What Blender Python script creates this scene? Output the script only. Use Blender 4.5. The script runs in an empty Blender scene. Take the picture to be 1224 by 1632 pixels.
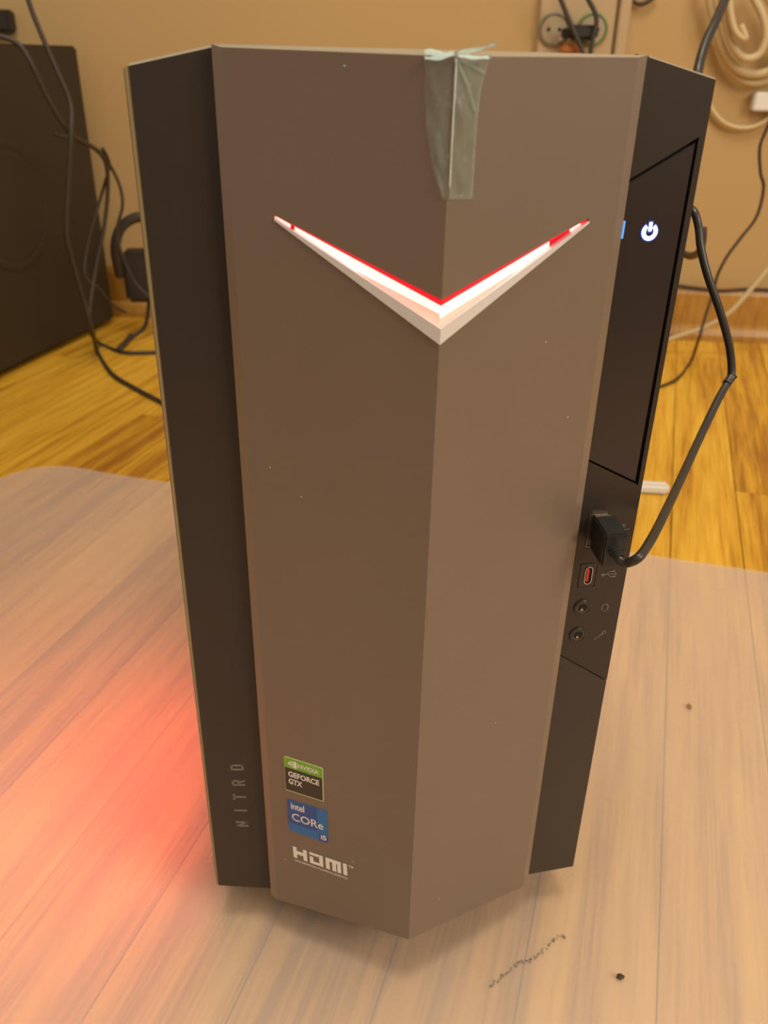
import bpy, bmesh, math, random
from mathutils import Vector, Matrix
random.seed(7)
SC = bpy.context.scene
COL = SC.collection

# ------------------------------------------------------------------ camera
FPX, PITCH, ROLL, YAW = 1322.0, 0.49776, 0.01912, 0.09047
CAM = Vector((-0.0368, -0.2724, 0.38836))
_F = Vector((math.sin(YAW)*math.cos(PITCH), math.cos(YAW)*math.cos(PITCH), -math.sin(PITCH)))
_R0 = Vector((math.cos(YAW), -math.sin(YAW), 0)); _U0 = _R0.cross(_F)
_R = _R0*math.cos(ROLL) + _U0*math.sin(ROLL)
_U = -_R0*math.sin(ROLL) + _U0*math.cos(ROLL)
cd = bpy.data.cameras.new('camera'); cam = bpy.data.objects.new('camera', cd); COL.objects.link(cam)
m = Matrix((( _R.x, _U.x, -_F.x, CAM.x), (_R.y, _U.y, -_F.y, CAM.y), (_R.z, _U.z, -_F.z, CAM.z), (0, 0, 0, 1)))
cam.matrix_world = m
cd.sensor_fit = 'HORIZONTAL'; cd.sensor_width = 36.0; cd.lens = 36.0*FPX/1224.0
cd.clip_start = 0.01; cd.clip_end = 50
cd.dof.use_dof = True; cd.dof.focus_distance = 0.33; cd.dof.aperture_fstop = 20
SC.camera = cam

# ------------------------------------------------------------------ world, lamps, exposure
w = bpy.data.worlds.new('world'); SC.world = w; w.use_nodes = True
w.node_tree.nodes['Background'].inputs[0].default_value = (1.0, 0.85, 0.66, 1)
w.node_tree.nodes['Background'].inputs[1].default_value = 0.42
SC.view_settings.view_transform = 'Standard'; SC.view_settings.look = 'None'
SC.view_settings.gamma = 1.0; SC.view_settings.use_curve_mapping = False
SC.view_settings.exposure = 0.0

def area(name, loc, target, size, power, color, shape='SQUARE', size_y=None):
    ld = bpy.data.lights.new(name, 'AREA'); ld.energy = power; ld.color = color
    ld.shape = shape; ld.size = size
    if size_y: ld.size_y = size_y
    o = bpy.data.objects.new(name, ld); COL.objects.link(o); o.location = loc
    o.rotation_euler = (Vector(target)-Vector(loc)).to_track_quat('-Z', 'Y').to_euler()
    return o
area('ceiling_lamp_light', (0.05, -0.02, 2.2), (0.05, -0.02, 0), 0.8, 25, (1.0, 0.86, 0.67))
area('right_fill_light', (1.5, -1.35, 1.6), (0.0, 0.1, 0.2), 1.1, 33, (1.0, 0.86, 0.67))  # unseen fill added to brighten the right front facet
# red case fan light that shines out through the vented left side of the tower
area('side_vent_light', (-0.0935, 0.098, 0.105), (-0.4, 0.098, 0.085), 0.18, 0.54, (1.0, 0.06, 0.075), 'RECTANGLE', 0.14)

# ------------------------------------------------------------------ pixel rays onto real planes (used for measuring positions)
def ray(u, v):
    return (_R*(u-612.0) + _U*(816.0-v) + _F*FPX).normalized()
def AY(u, v, y):
    d = ray(u, v); return CAM + d*((y-CAM.y)/d.y)
def FL(u, v, z=0.0):
    d = ray(u, v); return CAM + d*((z-CAM.z)/d.z)
class Plane:
    def __init__(s, a, b, c):
        s.o = Vector(a); s.n = (Vector(b)-s.o).cross(Vector(c)-s.o).normalized()
        if s.n.dot(CAM-s.o) < 0: s.n = -s.n
        s.e1 = Vector((0, 0, 1)).cross(s.n).normalized()
        if s.e1.x < 0: s.e1 = -s.e1
        s.e2 = s.n.cross(s.e1).normalized()
        if s.e2.z < 0: s.e2 = -s.e2
    def at(s, u, v, off=0.0):
        d = ray(u, v); o = s.o + s.n*off
        return CAM + d*((o-CAM).dot(s.n)/d.dot(s.n))
    def loc(s, p): return Vector(((p-s.o).dot(s.e1), (p-s.o).dot(s.e2)))
    def w(s, a, b, off=0.0): return s.o + s.e1*a + s.e2*b + s.n*off

# ------------------------------------------------------------------ materials
def lin(c): return tuple(((x/255.0+0.055)/1.055)**2.4 if x > 10 else x/255.0/12.92 for x in c)
def mat(name, col, rough=0.5, metal=0.0, spec=0.5, emis=None, es=0.0, noise=0.0, nscale=60, bump=0.0, coat=0.0, alpha=None):
    m = bpy.data.materials.new(name); m.use_nodes = True
    nt = m.node_tree; b = nt.nodes['Principled BSDF']
    b.inputs['Base Color'].default_value = (*col, 1); b.inputs['Roughness'].default_value = rough
    b.inputs['Metallic'].default_value = metal; b.inputs['Specular IOR Level'].default_value = spec
    b.inputs['Coat Weight'].default_value = coat
    if emis: b.inputs['Emission Color'].default_value = (*emis, 1); b.inputs['Emission Strength'].default_value = es
    if alpha is not None: b.inputs['Alpha'].default_value = alpha
    if noise or bump:
        tc = nt.nodes.new('ShaderNodeTexCoord'); n = nt.nodes.new('ShaderNodeTexNoise')
        n.inputs['Scale'].default_value = nscale; n.inputs['Detail'].default_value = 4
        nt.links.new(tc.outputs['Object'], n.inputs['Vector'])
        if noise:
            r = nt.nodes.new('ShaderNodeMapRange')
            r.inputs['To Min'].default_value = 1-noise; r.inputs['To Max'].default_value = 1+noise
            nt.links.new(n.outputs['Fac'], r.inputs['Value'])
            x = nt.nodes.new('ShaderNodeVectorMath'); x.operation = 'SCALE'
            x.inputs[0].default_value = col; nt.links.new(r.outputs['Result'], x.inputs['Scale'])
            nt.links.new(x.outputs['Vector'], b.inputs['Base Color'])
        if bump:
            bp = nt.nodes.new('ShaderNodeBump'); bp.inputs['Strength'].default_value = bump
            bp.inputs['Distance'].default_value = 0.0005
            nt.links.new(n.outputs['Fac'], bp.inputs['Height']); nt.links.new(bp.outputs['Normal'], b.inputs['Normal'])
    return m

M_front = mat('satin_grey_plastic', (0.215, 0.162, 0.125), 0.40, 0.12, 0.5, noise=0.04, nscale=30, bump=0.06)
M_chamfer = mat('polished_grey_edge', (0.26, 0.195, 0.145), 0.30, 0.2)
M_rim = mat('lit_top_edge', (0.36, 0.32, 0.25), 0.35, 0.2)  # front plastic toned paler where the top edges catch light from above
M_black = mat('satin_black_plastic', (0.039, 0.028, 0.022), 0.38, 0.1, noise=0.05, nscale=60)
M_black2 = mat('gloss_black_plastic', (0.037, 0.026, 0.024), 0.26, 0.0)
M_groove = mat('dark_recess', (0.004, 0.004, 0.004), 0.7)
M_metal = mat('painted_steel', (0.03, 0.028, 0.026), 0.45, 0.3)
M_lip = mat('side_panel_lip', (0.33, 0.25, 0.13), 0.4, 0.2)  # dark panel metal, coloured pale to show its lit front edge
M_silver = mat('silver_trim', (0.84, 0.84, 0.88), 0.34, 0.3, noise=0.05, nscale=400)
M_white_hot = mat('white_hot_led_lens', (0.9, 0.6, 0.6), 0.4, emis=(1.0, 0.46, 0.38), es=2.0)
M_red = mat('red_led_edge', (0.5, 0.02, 0.02), 0.35, emis=(1.0, 0.012, 0.03), es=0.75)
M_red_dim = mat('red_lens_dim', (0.35, 0.01, 0.02), 0.25, emis=(1.0, 0.0, 0.02), es=0.42)
M_red_pit = mat('red_recess', (0.10, 0.01, 0.01), 0.5)
M_icon = mat('power_icon_light', (0.9, 0.95, 1), 0.4, emis=(0.62, 0.80, 1.0), es=4.0)
M_iconhalo = mat('power_icon_halo', (0.02, 0.03, 0.1), 0.4, emis=(0.05, 0.13, 0.95), es=0.55)  # emissive ring painting the glare halo around the power icon
M_print = mat('grey_print', (0.19, 0.16, 0.14), 0.5)
M_white_print = mat('white_print', (0.88, 0.86, 0.80), 0.5)
M_green = mat('sticker_green', (0.20, 0.47, 0.035), 0.4)
M_stblack = mat('sticker_black', (0.035, 0.028, 0.022), 0.35)
M_blue = mat('sticker_blue', (0.022, 0.085, 0.36), 0.35)
M_blue2 = mat('sticker_light_blue', (0.012, 0.17, 0.48), 0.35)
M_gold = mat('contact_gold', (0.8, 0.62, 0.32), 0.25, 0.9)
M_steel = mat('port_steel', (0.6, 0.52, 0.42), 0.25, 1.0)
M_redplastic = mat('red_plastic', (0.5, 0.03, 0.03), 0.4, emis=(1, 0.03, 0.03), es=0.05)
M_plug = mat('moulded_black_plug', (0.020, 0.021, 0.020), 0.33, noise=0.1, nscale=500, bump=0.3)
M_cord = mat('black_cord', (0.035, 0.030, 0.026), 0.33)
M_cord_bg = mat('dull_black_cord', (0.045, 0.036, 0.028), 0.5)
M_cord_thin = mat('brown_black_cord', (0.05, 0.028, 0.016), 0.5)
M_cord_white = mat('cream_cord', (0.60, 0.47, 0.27), 0.5)
M_sub = mat('black_speaker_vinyl', (0.030, 0.022, 0.012), 0.6, noise=0.12, nscale=8)
M_sub2 = mat('speaker_rubber', (0.028, 0.022, 0.016), 0.6)
M_wall = mat('cream_wall_paint', (0.50, 0.335, 0.148), 0.75, noise=0.05, nscale=3, bump=0.2)
M_box = mat('cream_outlet_plastic', (0.50, 0.36, 0.21), 0.45)
M_sock = mat('outlet_grey', (0.42, 0.33, 0.22), 0.4)
M_sockdark = mat('outlet_ring_grey', (0.20, 0.17, 0.12), 0.4)
M_sockgreen = mat('outlet_ring_green', (0.17, 0.22, 0.07), 0.4)
M_orange = mat('orange_plastic', (0.45, 0.14, 0.03), 0.4)
M_rubber = mat('rubber', (0.02, 0.02, 0.02), 0.8)
M_white = mat('white_plastic', (0.8, 0.78, 0.74), 0.35)
M_subfloor = mat('dark_joint', (0.05, 0.025, 0.012), 0.9)
M_crumb = mat('shiny_crumb', (0.10, 0.085, 0.06), 0.25, 0.6)

def wood(name, cols, rough, scale=1.0, coat=0.3):
    m = bpy.data.materials.new(name); m.use_nodes = True; nt = m.node_tree; N = nt.nodes; L = nt.links
    b = N['Principled BSDF']; b.inputs['Roughness'].default_value = rough; b.inputs['Coat Weight'].default_value = coat
    b.inputs['Coat Roughness'].default_value = 0.25
    geo = N.new('ShaderNodeNewGeometry'); oi = N.new('ShaderNodeObjectInfo')
    mp = N.new('ShaderNodeMapping'); mp.inputs['Rotation'].default_value = (0, 0, math.radians(22.4))
    L.new(geo.outputs['Position'], mp.inputs['Vector'])
    off = N.new('ShaderNodeVectorMath'); off.operation = 'MULTIPLY_ADD'
    cx = N.new('ShaderNodeCombineXYZ'); 
    for i in range(3): L.new(oi.outputs['Random'], cx.inputs[i])
    L.new(cx.outputs[0], off.inputs[0]); off.inputs[1].default_value = (7, 13, 3); L.new(mp.outputs[0], off.inputs[2])
    s1 = N.new('ShaderNodeVectorMath'); s1.operation = 'MULTIPLY'; s1.inputs[1].default_value = (60*scale, 3.2*scale, 10)
    L.new(off.outputs[0], s1.inputs[0])
    n1 = N.new('ShaderNodeTexNoise'); n1.inputs['Scale'].default_value = 1.0; n1.inputs['Detail'].default_value = 7; n1.inputs['Roughness'].default_value = 0.62
    L.new(s1.outputs[0], n1.inputs['Vector'])
    s2 = N.new('ShaderNodeVectorMath'); s2.operation = 'MULTIPLY'; s2.inputs[1].default_value = (420*scale, 14*scale, 10)
    L.new(off.outputs[0], s2.inputs[0])
    n2 = N.new('ShaderNodeTexNoise'); n2.inputs['Scale'].default_value = 1.0; n2.inputs['Detail'].default_value = 3
    L.new(s2.outputs[0], n2.inputs['Vector'])
    a = N.new('ShaderNodeMath'); a.operation = 'MULTIPLY_ADD'; L.new(n2.outputs['Fac'], a.inputs[0]); a.inputs[1].default_value = 0.55; L.new(n1.outputs['Fac'], a.inputs[2])
    a2 = N.new('ShaderNodeMath'); a2.operation = 'MULTIPLY_ADD'; L.new(oi.outputs['Random'], a2.inputs[0]); a2.inputs[1].default_value = 0.20; L.new(a.outputs[0], a2.inputs[2])
    a3 = N.new('ShaderNodeMath'); a3.operation = 'SUBTRACT'; L.new(a2.outputs[0], a3.inputs[0]); a3.inputs[1].default_value = 0.37
    cr = N.new('ShaderNodeValToRGB'); L.new(a3.outputs[0], cr.inputs[0])
    cr.color_ramp.elements[0].position = 0.29; cr.color_ramp.elements[0].color = (*cols[0], 1)
    cr.color_ramp.elements[1].position = 0.74; cr.color_ramp.elements[1].color = (*cols[2], 1)
    e = cr.color_ramp.elements.new(0.48); e.color = (*cols[1], 1)
    L.new(cr.outputs[0], b.inputs['Base Color'])
    bp = N.new('ShaderNodeBump'); bp.inputs['Strength'].default_value = 0.25; bp.inputs['Distance'].default_value = 0.0006
    L.new(n2.outputs['Fac'], bp.inputs['Height']); L.new(bp.outputs[0], b.inputs['Normal'])
    return m
M_plank = wood('varnished_plank', ((0.36, 0.15, 0.012), (0.64, 0.335, 0.025), (0.84, 0.52, 0.055)), 0.42)
M_base = wood('varnished_baseboard', ((0.30, 0.14, 0.02), (0.42, 0.21, 0.035), (0.52, 0.29, 0.055)), 0.4, 0.5)

def film(name, col, dens, rough, nscale, ndep, spec=0.5, bstr=0.15):
    m = bpy.data.materials.new(name); m.use_nodes = True; nt = m.node_tree; N = nt.nodes; L = nt.links
    b = N['Principled BSDF']; b.inputs['Base Color'].default_value = (*col, 1); b.inputs['Roughness'].default_value = rough
    b.inputs['Specular IOR Level'].default_value = spec
    t = N.new('ShaderNodeBsdfTransparent'); mx = N.new('ShaderNodeMixShader')
    tc = N.new('ShaderNodeTexCoord'); n = N.new('ShaderNodeTexNoise'); n.inputs['Scale'].default_value = nscale; n.inputs['Detail'].default_value = 5
    L.new(tc.outputs['Object'], n.inputs['Vector'])
    r = N.new('ShaderNodeMapRange'); r.inputs['From Min'].default_value = 0.3; r.inputs['From Max'].default_value = 0.7
    r.inputs['To Min'].default_value = dens-ndep; r.inputs['To Max'].default_value = dens+ndep
    L.new(n.outputs['Fac'], r.inputs['Value']); L.new(r.outputs[0], mx.inputs[0])
    L.new(t.outputs[0], mx.inputs[1]); L.new(b.outputs[0], mx.inputs[2])
    bp = N.new('ShaderNodeBump'); bp.inputs['Strength'].default_value = bstr; bp.inputs['Distance'].default_value = 0.001
    L.new(n.outputs['Fac'], bp.inputs['Height']); L.new(bp.outputs[0], b.inputs['Normal'])
    L.new(mx.outputs[0], N['Material Output'].inputs['Surface'])
    return m
M_mat = film('frosted_vinyl_mat', (0.84, 0.71, 0.61), 0.31, 0.36, 14, 0.015, 0.5, 0.0)
M_tape = film('clear_tape', (0.56, 0.72, 0.63), 0.20, 0.22, 160, 0.08, 0.8)
M_tapefold = film('clear_tape_folded', (0.84, 1.0, 1.0), 0.9, 0.25, 220, 0.15, 0.9)

# ------------------------------------------------------------------ object helpers
def link(name, me, mats, parent=None, root=None):
    o = bpy.data.objects.new(name, me)
    for q in (mats if isinstance(mats, (list, tuple)) else [mats]): me.materials.append(q)
    COL.objects.link(o)
    if parent is not None:
        o.parent = parent
        r = parent
        while r.parent: r = r.parent
        me.transform(Matrix.Translation(-r.matrix_basis.translation))
    return o
def tag(o, label, cat, group=None):
    o['label'] = label; o['category'] = cat
    if group: o['group'] = group
    return o
def recenter(o):
    me = o.data; xs = [v.co for v in me.vertices]
    c = Vector(((min(v.x for v in xs)+max(v.x for v in xs))/2, (min(v.y for v in xs)+max(v.y for v in xs))/2, min(v.z for v in xs)))
    me.transform(Matrix.Translation(-c)); o.location = c
    return o
def thing(name, loc, label, cat, group=None):
    o = bpy.data.objects.new(name, None); o.empty_display_size = 0.02; COL.objects.link(o); o.location = loc
    return tag(o, label, cat, group)
def fin(name, bm, mats, parent=None, smooth=False):
    bmesh.ops.recalc_face_normals(bm, faces=bm.faces)
    me = bpy.data.meshes.new(name); bm.to_mesh(me); bm.free()
    if smooth:
        for p in me.polygons: p.use_smooth = True
    return link(name, me, mats, parent)
def add_prism(bm, pts, vec, bevel=0.0, mi=0):
    a = [bm.verts.new(p) for p in pts]; b = [bm.verts.new(Vector(p)+vec) for p in pts]
    fs = [bm.faces.new(a), bm.faces.new(b)]
    for i in range(len(a)):
        j = (i+1) % len(a); fs.append(bm.faces.new((a[i], a[j], b[j], b[i])))
    for f in fs: f.material_index = mi
    if bevel:
        es = list({e for f in fs[:1] for e in f.edges})
        bmesh.ops.bevel(bm, geom=es, offset=bevel, segments=2, affect='EDGES', clamp_overlap=True)
    return fs
def prism(name, pts, vec, mats, parent=None, bevel=0.0):
    bm = bmesh.new(); add_prism(bm, pts, vec, bevel); return fin(name, bm, mats, parent)
def add_box(bm, o, ax, ay, az, bevel=0.0):
    """box from centre o and half-axis vectors"""
    vs = [bm.verts.new(o + ax*i + ay*j + az*k) for i in (-1, 1) for j in (-1, 1) for k in (-1, 1)]
    q = [(0, 1, 3, 2), (4, 6, 7, 5), (0, 4, 5, 1), (2, 3, 7, 6), (0, 2, 6, 4), (1, 5, 7, 3)]
    fs = [bm.faces.new([vs[i] for i in f]) for f in q]
    if bevel:
        bmesh.ops.bevel(bm, geom=list({e for f in fs for e in f.edges}), offset=bevel, segments=2, affect='EDGES')
def smooth_path(pts, n=8):
    out = []; P = [Vector(p) for p in pts]
    for i in range(len(P)-1):
        p0 = P[max(i-1, 0)]; p1 = P[i]; p2 = P[i+1]; p3 = P[min(i+2, len(P)-1)]
        for k in range(n):
            t = k/n
            out.append(0.5*((2*p1)+(p2-p0)*t+(2*p0-5*p1+4*p2-p3)*t*t+(3*p1-p0-3*p2+p3)*t**3))
    out.append(P[-1]); return out
def add_tube(bm, pts, r, seg=10, n=8, raw=False):
    path = [Vector(p) for p in pts] if raw else smooth_path(pts, n)
    up = Vector((0.13, 0.2, 1)).normalized(); prev = None; rings = []
    for i, p in enumerate(path):
        t = (path[min(i+1, len(path)-1)]-path[max(i-1, 0)]).normalized()
        if prev is None:
            a = t.cross(up).normalized()
        else:
            a = (prev - t*prev.dot(t)).normalized()
        prev = a; b = t.cross(a)
        rr = r[i] if isinstance(r, list) else r
        rings.append([bm.verts.new(p + (a*math.cos(2*math.pi*k/seg)+b*math.sin(2*math.pi*k/seg))*rr) for k in range(seg)])
    for i in range(len(rings)-1):
        for k in range(seg):
            bm.faces.new((rings[i][k], rings[i][(k+1) % seg], rings[i+1][(k+1) % seg], rings[i+1][k]))
    bm.faces.new(rings[0]); bm.faces.new(rings[-1])
def tube(name, pts, r, mats, parent=None, seg=10, n=8):
    bm = bmesh.new(); add_tube(bm, pts, r, seg, n); return fin(name, bm, mats, parent, True)
def add_lathe(bm, o, axis, e1, prof, seg=32, mi=0):
    """prof: list of (radius, offset along axis)"""
    e2 = axis.cross(e1); rings = []
    for rr, h in prof:
        rings.append([bm.verts.new(o + axis*h + (e1*math.cos(2*math.pi*k/seg)+e2*math.sin(2*math.pi*k/seg))*max(rr, 1e-5)) for k in range(seg)])
    for i in range(len(rings)-1):
        for k in range(seg):
            f = bm.faces.new((rings[i][k], rings[i][(k+1) % seg], rings[i+1][(k+1) % seg], rings[i+1][k])); f.material_index = mi
    bm.faces.new(rings[0]); bm.faces.new(rings[-1])
def lathe(name, o, axis, e1, prof, mats, parent=None, seg=32):
    bm = bmesh.new(); add_lathe(bm, o, axis, e1, prof, seg); return fin(name, bm, mats, parent)
# flat print: polylines or text laid on a frame map f(x, y) -> world point, thickness along n
def add_strokes(bm, f, n, polys, wid, th=0.00012, closed=False):
    for pl in polys:
        q = [Vector(p) for p in pl]
        for i in range(len(q)-1):
            d = (q[i+1]-q[i]); L = d.length
            if L < 1e-9: continue
            d /= L; s = Vector((-d.y, d.x))*wid/2; e = d*wid*0.5
            a, b = q[i]-e, q[i+1]+e
            add_prism(bm, [f(*(a-s)), f(*(b-s)), f(*(b+s)), f(*(a+s))], n*th)
def text_pts(s, f, rect, n, th=0.00012, spacing=1.0, bold=0.0):
    cu = bpy.data.curves.new('t', 'FONT'); cu.body = s; cu.size = 1; cu.space_character = spacing; cu.offset = bold; cu.resolution_u = 3
    to = bpy.data.objects.new('t', cu); COL.objects.link(to)
    bpy.context.view_layer.update()
    dg = bpy.context.evaluated_depsgraph_get()
    me = bpy.data.meshes.new_from_object(to.evaluated_get(dg))
    bpy.data.objects.remove(to); bpy.data.curves.remove(cu)
    xs = [v.co.x for v in me.vertices]; ys = [v.co.y for v in me.vertices]
    x0, x1, y0, y1 = min(xs), max(xs), min(ys), max(ys); a, b, c, d = rect
    for v in me.vertices:
        u = a+(v.co.x-x0)/(x1-x0)*(c-a); w_ = b+(v.co.y-y0)/(y1-y0)*(d-b)
        v.co = f(u, w_) + n*th
    return me
def add_mesh(bm, me): bm.from_mesh(me); bpy.data.meshes.remove(me)

# ------------------------------------------------------------------ the setting
WD = Vector((1.04, -0.178, 0)).normalized()            # direction of the wall
WN = Vector((WD.y, -WD.x, 0))                            # towards the room
if WN.y > 0: WN = -WN
WP = Vector((0.16, 1.062, 0)) - WN*0.022                 # wall face
def wallp(s, z, out=0.0): return WP + WD*s + WN*out + Vector((0, 0, z))
def WALL(u, v, out=0.0):
    d = ray(u, v); o = WP + WN*out
    return CAM + d*((o-CAM).dot(WN)/d.dot(WN))
bm = bmesh.new(); add_prism(bm, [wallp(-1.2, -0.02), wallp(1.5, -0.02), wallp(1.5, 2.4), wallp(-1.2, 2.4)], -WN*0.08)
o = fin('wall_back', bm, M_wall); o['kind'] = 'structure'
# baseboard with a rounded shoe moulding
prof = [(0, 0.0), (0.022, 0.0), (0.022, 0.010), (0.018, 0.020), (0.012, 0.0245), (0.012, 0.072), (0.009, 0.080), (0.003, 0.083), (0, 0.083)]
bm = bmesh.new(); add_prism(bm, [wallp(-1.2, z, d) for d, z in prof], WD*2.7)
o = fin('baseboard_back', bm, M_base); o['kind'] = 'structure'
# floor: a dark bed with separate planks
A = math.radians(22.4); PD = Vector((math.sin(A), math.cos(A))); PNn = Vector((math.cos(A), -math.sin(A)))
room = [Vector((-1.15, -0.75)), Vector((1.35, -0.75)), Vector((1.35, wallp(1.22, 0).y)), Vector((-1.15, wallp(-1.19, 0).y))]
def clip(poly):
    for i in range(4):
        a, b = room[i], room[(i+1) % 4]; e = b-a; nn = Vector((-e.y, e.x)); out = []
        for k in range(len(poly)):
            p, q = poly[k], poly[(k+1) % len(poly)]; dp, dq = (p-a).dot(nn), (q-a).dot(nn)
            if dp >= 0: out.append(p)
            if (dp >= 0) != (dq >= 0): out.append(p+(q-p)*(dp/(dp-dq)))
        poly = out
        if len(poly) < 3: return None
    return poly
bm = bmesh.new(); add_prism(bm, [(p.x*1.6, p.y if p.y > 0 else -3.0, -0.0035) for p in room], Vector((0, 0, -0.02)))  # unseen stretch behind the camera added, kept dark to dim the front's reflections
floor = fin('floor', bm, M_subfloor); floor['kind'] = 'structure'
W_, G = 0.0628, 0.0004
for k in range(-24, 27):
    s0 = 0.0020+W_*k; t = -1.6; first = True
    while t < 2.2:
        ln = random.uniform(2.12, 2.75) if first else random.uniform(0.5, 0.8)
        first = False
        P4 = [PNn*(s0+G)+PD*(t+G), PNn*(s0+W_-G)+PD*(t+G), PNn*(s0+W_-G)+PD*(t+ln-G), PNn*(s0+G)+PD*(t+ln-G)]
        t += ln
        q = clip(P4)
        if not q: continue
        ar = abs(sum(q[i].x*q[(i+1) % len(q)].y-q[(i+1) % len(q)].x*q[i].y for i in range(len(q))))/2
        if ar < 1e-4: continue
        zt = -random.random()*0.0002
        bm = bmesh.new(); add_prism(bm, [(p.x, p.y, zt) for p in q], Vector((0, 0, -0.0035-zt)), bevel=0.0002)
        fin('plank', bm, M_plank, floor)

# frosted floor mat under the tower
def matp(s, t): v = PNn*s+PD*t; return v
L_, B_ = -0.56, 0.417           # left edge and back edge (s, t)
out = []
S0, S1, T0 = -0.552, 0.86, -0.62
b0 = FL(235, 765); b1 = FL(1020, 885); b2 = FL(1224, 915)
corner = [FL(-60, 800), FL(0, 765), FL(45, 750), FL(90, 745), FL(140, 750), FL(235, 766)]
pts = [p for p in corner] + [b1, b2, Vector((0.80, 0.145, 0)), Vector((0.50, -0.60, 0)), Vector((-0.78, -0.60, 0)), Vector((-0.47, 0.35, 0))]
path = smooth_path([(p.x, p.y, 0.0006) for p in pts[:8]], 6) + [Vector((p.x, p.y, 0.0006)) for p in pts[8:]]
bm = bmesh.new(); add_prism(bm, path, Vector((0, 0, 0.0012)))
o = recenter(fin('floor_mat', bm, M_mat)); tag(o, 'thin frosted translucent plastic mat laid over the wooden floor', 'floor mat')

# ------------------------------------------------------------------ computer tower
TB = Vector((0, 0.195, 0.0018))
tower = thing('computer_tower', TB, 'tall dark grey desktop computer with V-shaped red light on its angular front', 'computer')
YB = 0.0065
Rt = AY(724, 90, -0.0338); Rb = AY(651, 1497, -0.0338)
CtL = AY(352, 75, -0.002); CtR = AY(1018, 91.5, -0.003)
PLf = Plane(Rt, Rb, CtL); PRf = Plane(Rt, Rb, CtR)
CbL = PLf.at(441, 1433); CbR = PRf.at(833, 1413)
# outer edge of the side chamfers
OtL = AY(336, 70, 0.0015); ObL = AY(432, 1429, 0.0); OtR = AY(1034, 88, 0.0005); ObR = AY(841, 1409, -0.001)
OtL = PLf.at(336, 70)+Vector((0, 0.0010, 0)); ObL = PLf.at(432, 1429)+Vector((0, 0.0010, 0)); OtR = PRf.at(1034, 88)+Vector((0, 0.0010, 0)); ObR = PRf.at(841, 1409)+Vector((0, 0.0010, 0))
# V recess corner points
tipL = PLf.at(437, 343); inV = PLf.at(706, 478); outV = PLf.at(703, 549); tipR = PRf.at(938, 348)
def on_ridge(p):
    d = (Rb-Rt).normalized(); return Rt + d*((p-Rt).dot(d))
inV = on_ridge(inV); outV = on_ridge(outV)
tipL2 = PLf.at(437, 351); tipR2 = PRf.at(939, 355)
bm = bmesh.new()
V = lambda p: bm.verts.new(p)
rt, iv, ov, rb = V(Rt), V(inV), V(outV), V(Rb)
tl, tl2, tr, tr2 = V(tipL), V(tipL2), V(tipR), V(tipR2)
ctl, cbl, ctr, cbr = V(CtL), V(CbL), V(CtR), V(CbR)
bm.faces.new((ctl, rt, iv, tl, tl2, ov, rb, cbl)); bm.faces.new((ctr, rt, iv, tr, tr2, ov, rb, cbr))
# side chamfers + returns
otl, obl, otr, obr = V(OtL), V(ObL), V(OtR), V(ObR)
for f in ((ctl, otl, obl, cbl), (ctr, otr, obr, cbr)):
    bm.faces.new(f).material_index = 1
D = 0.008
back = lambda p, d=D: Vector((p.x, d, p.z))
btl, bbl, btr, bbr = V(back(OtL)), V(back(ObL)), V(back(OtR)), V(back(ObR))
bm.faces.new((otl, obl, bbl, btl)); bm.faces.new((otr, obr, bbr, btr))
# top rim: slopes up and back from the facets
topM = AY(715, 79.5, -0.028); tm = V(topM)
f = bm.faces.new((ctl, otl, tm, rt)); f.material_index = 3
f = bm.faces.new((ctr, otr, tm, rt)); f.material_index = 3
tb = V(Vector((0, D, topM.z)))
bm.faces.new((otl, tm, tb, btl)); bm.faces.new((otr, tm, tb, btr))
rbb = V(Vector((Rb.x, D, Rb.z)))
bm.faces.new((cbl, rb, rbb, bbl, obl)); bm.faces.new((cbr, rb, rbb, bbr, obr))
# recess walls
dn = Vector((0, 0.007, 0))
ring = [tl, iv, tr, tr2, ov, tl2]; rin = [V(r.co+dn) for r in ring]
for i in range(6):
    j = (i+1) % 6
    bm.faces.new((ring[i], ring[j], rin[j], rin[i])).material_index = 2
front = fin('front_panel', bm, [M_front, M_chamfer, M_red_pit, M_rim], tower)
# glowing V: strips given as fractions between the upper (0) and lower (1) edge of the recess
def strip(pl, tipa, tipb, ina, outb, t0, t1, f0, f1, off, th, name, m, parent=tower, taper=1.0):
    def pt(t, fr):
        a = ina.lerp(tipa, t); b = outb.lerp(tipb, t)
        return a.lerp(b, fr) + Vector((0, off, 0))
    bm = bmesh.new()
    add_prism(bm, [pt(t0, f0), pt(t1, f0), pt(t1, f1), pt(t0, f1)], Vector((0, th, 0)))
    return fin(name, bm, m, parent)
tr_bm = bmesh.new()
def pt(ina, outb, ta, tb, t, fr, off): return ina.lerp(ta, t).lerp(outb.lerp(tb, t), fr) + Vector((0, off, 0))
for (ta, tb_) in ((tipL, tipL2), (tipR, tipR2)):
    fr0, fr1 = 0.64, 0.55
    # outer face and inner ledge of the silver trim
    a0, a1 = pt(inV, outV, ta, tb_, 0, fr0, -0.0009), pt(inV, outV, ta, tb_, 1, fr1, -0.0005)
    b1, b0 = pt(inV, outV, ta, tb_, 1, 1.0, -0.0005), pt(inV, outV, ta, tb_, 0, 1.0, -0.0009)
    add_prism(tr_bm, [a0, a1, b1, b0], Vector((0, 0.006, 0)))
trim = fin('silver_trim', tr_bm, M_silver, tower); trim['label'] = 'silver V-shaped trim under the red light'
T = lambda t0, t1, f0, f1, nm, m, L, off=0.0024: strip(None, tipL if L else tipR, tipL2 if L else tipR2, inV, outV, t0, t1, f0, f1, off, 0.003, nm, m)
bar = T(0.0, 0.875, 0.13, 0.70, 'light_bar', M_white_hot, True); bar['label'] = 'white-hot glowing left arm of the V light'
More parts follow.
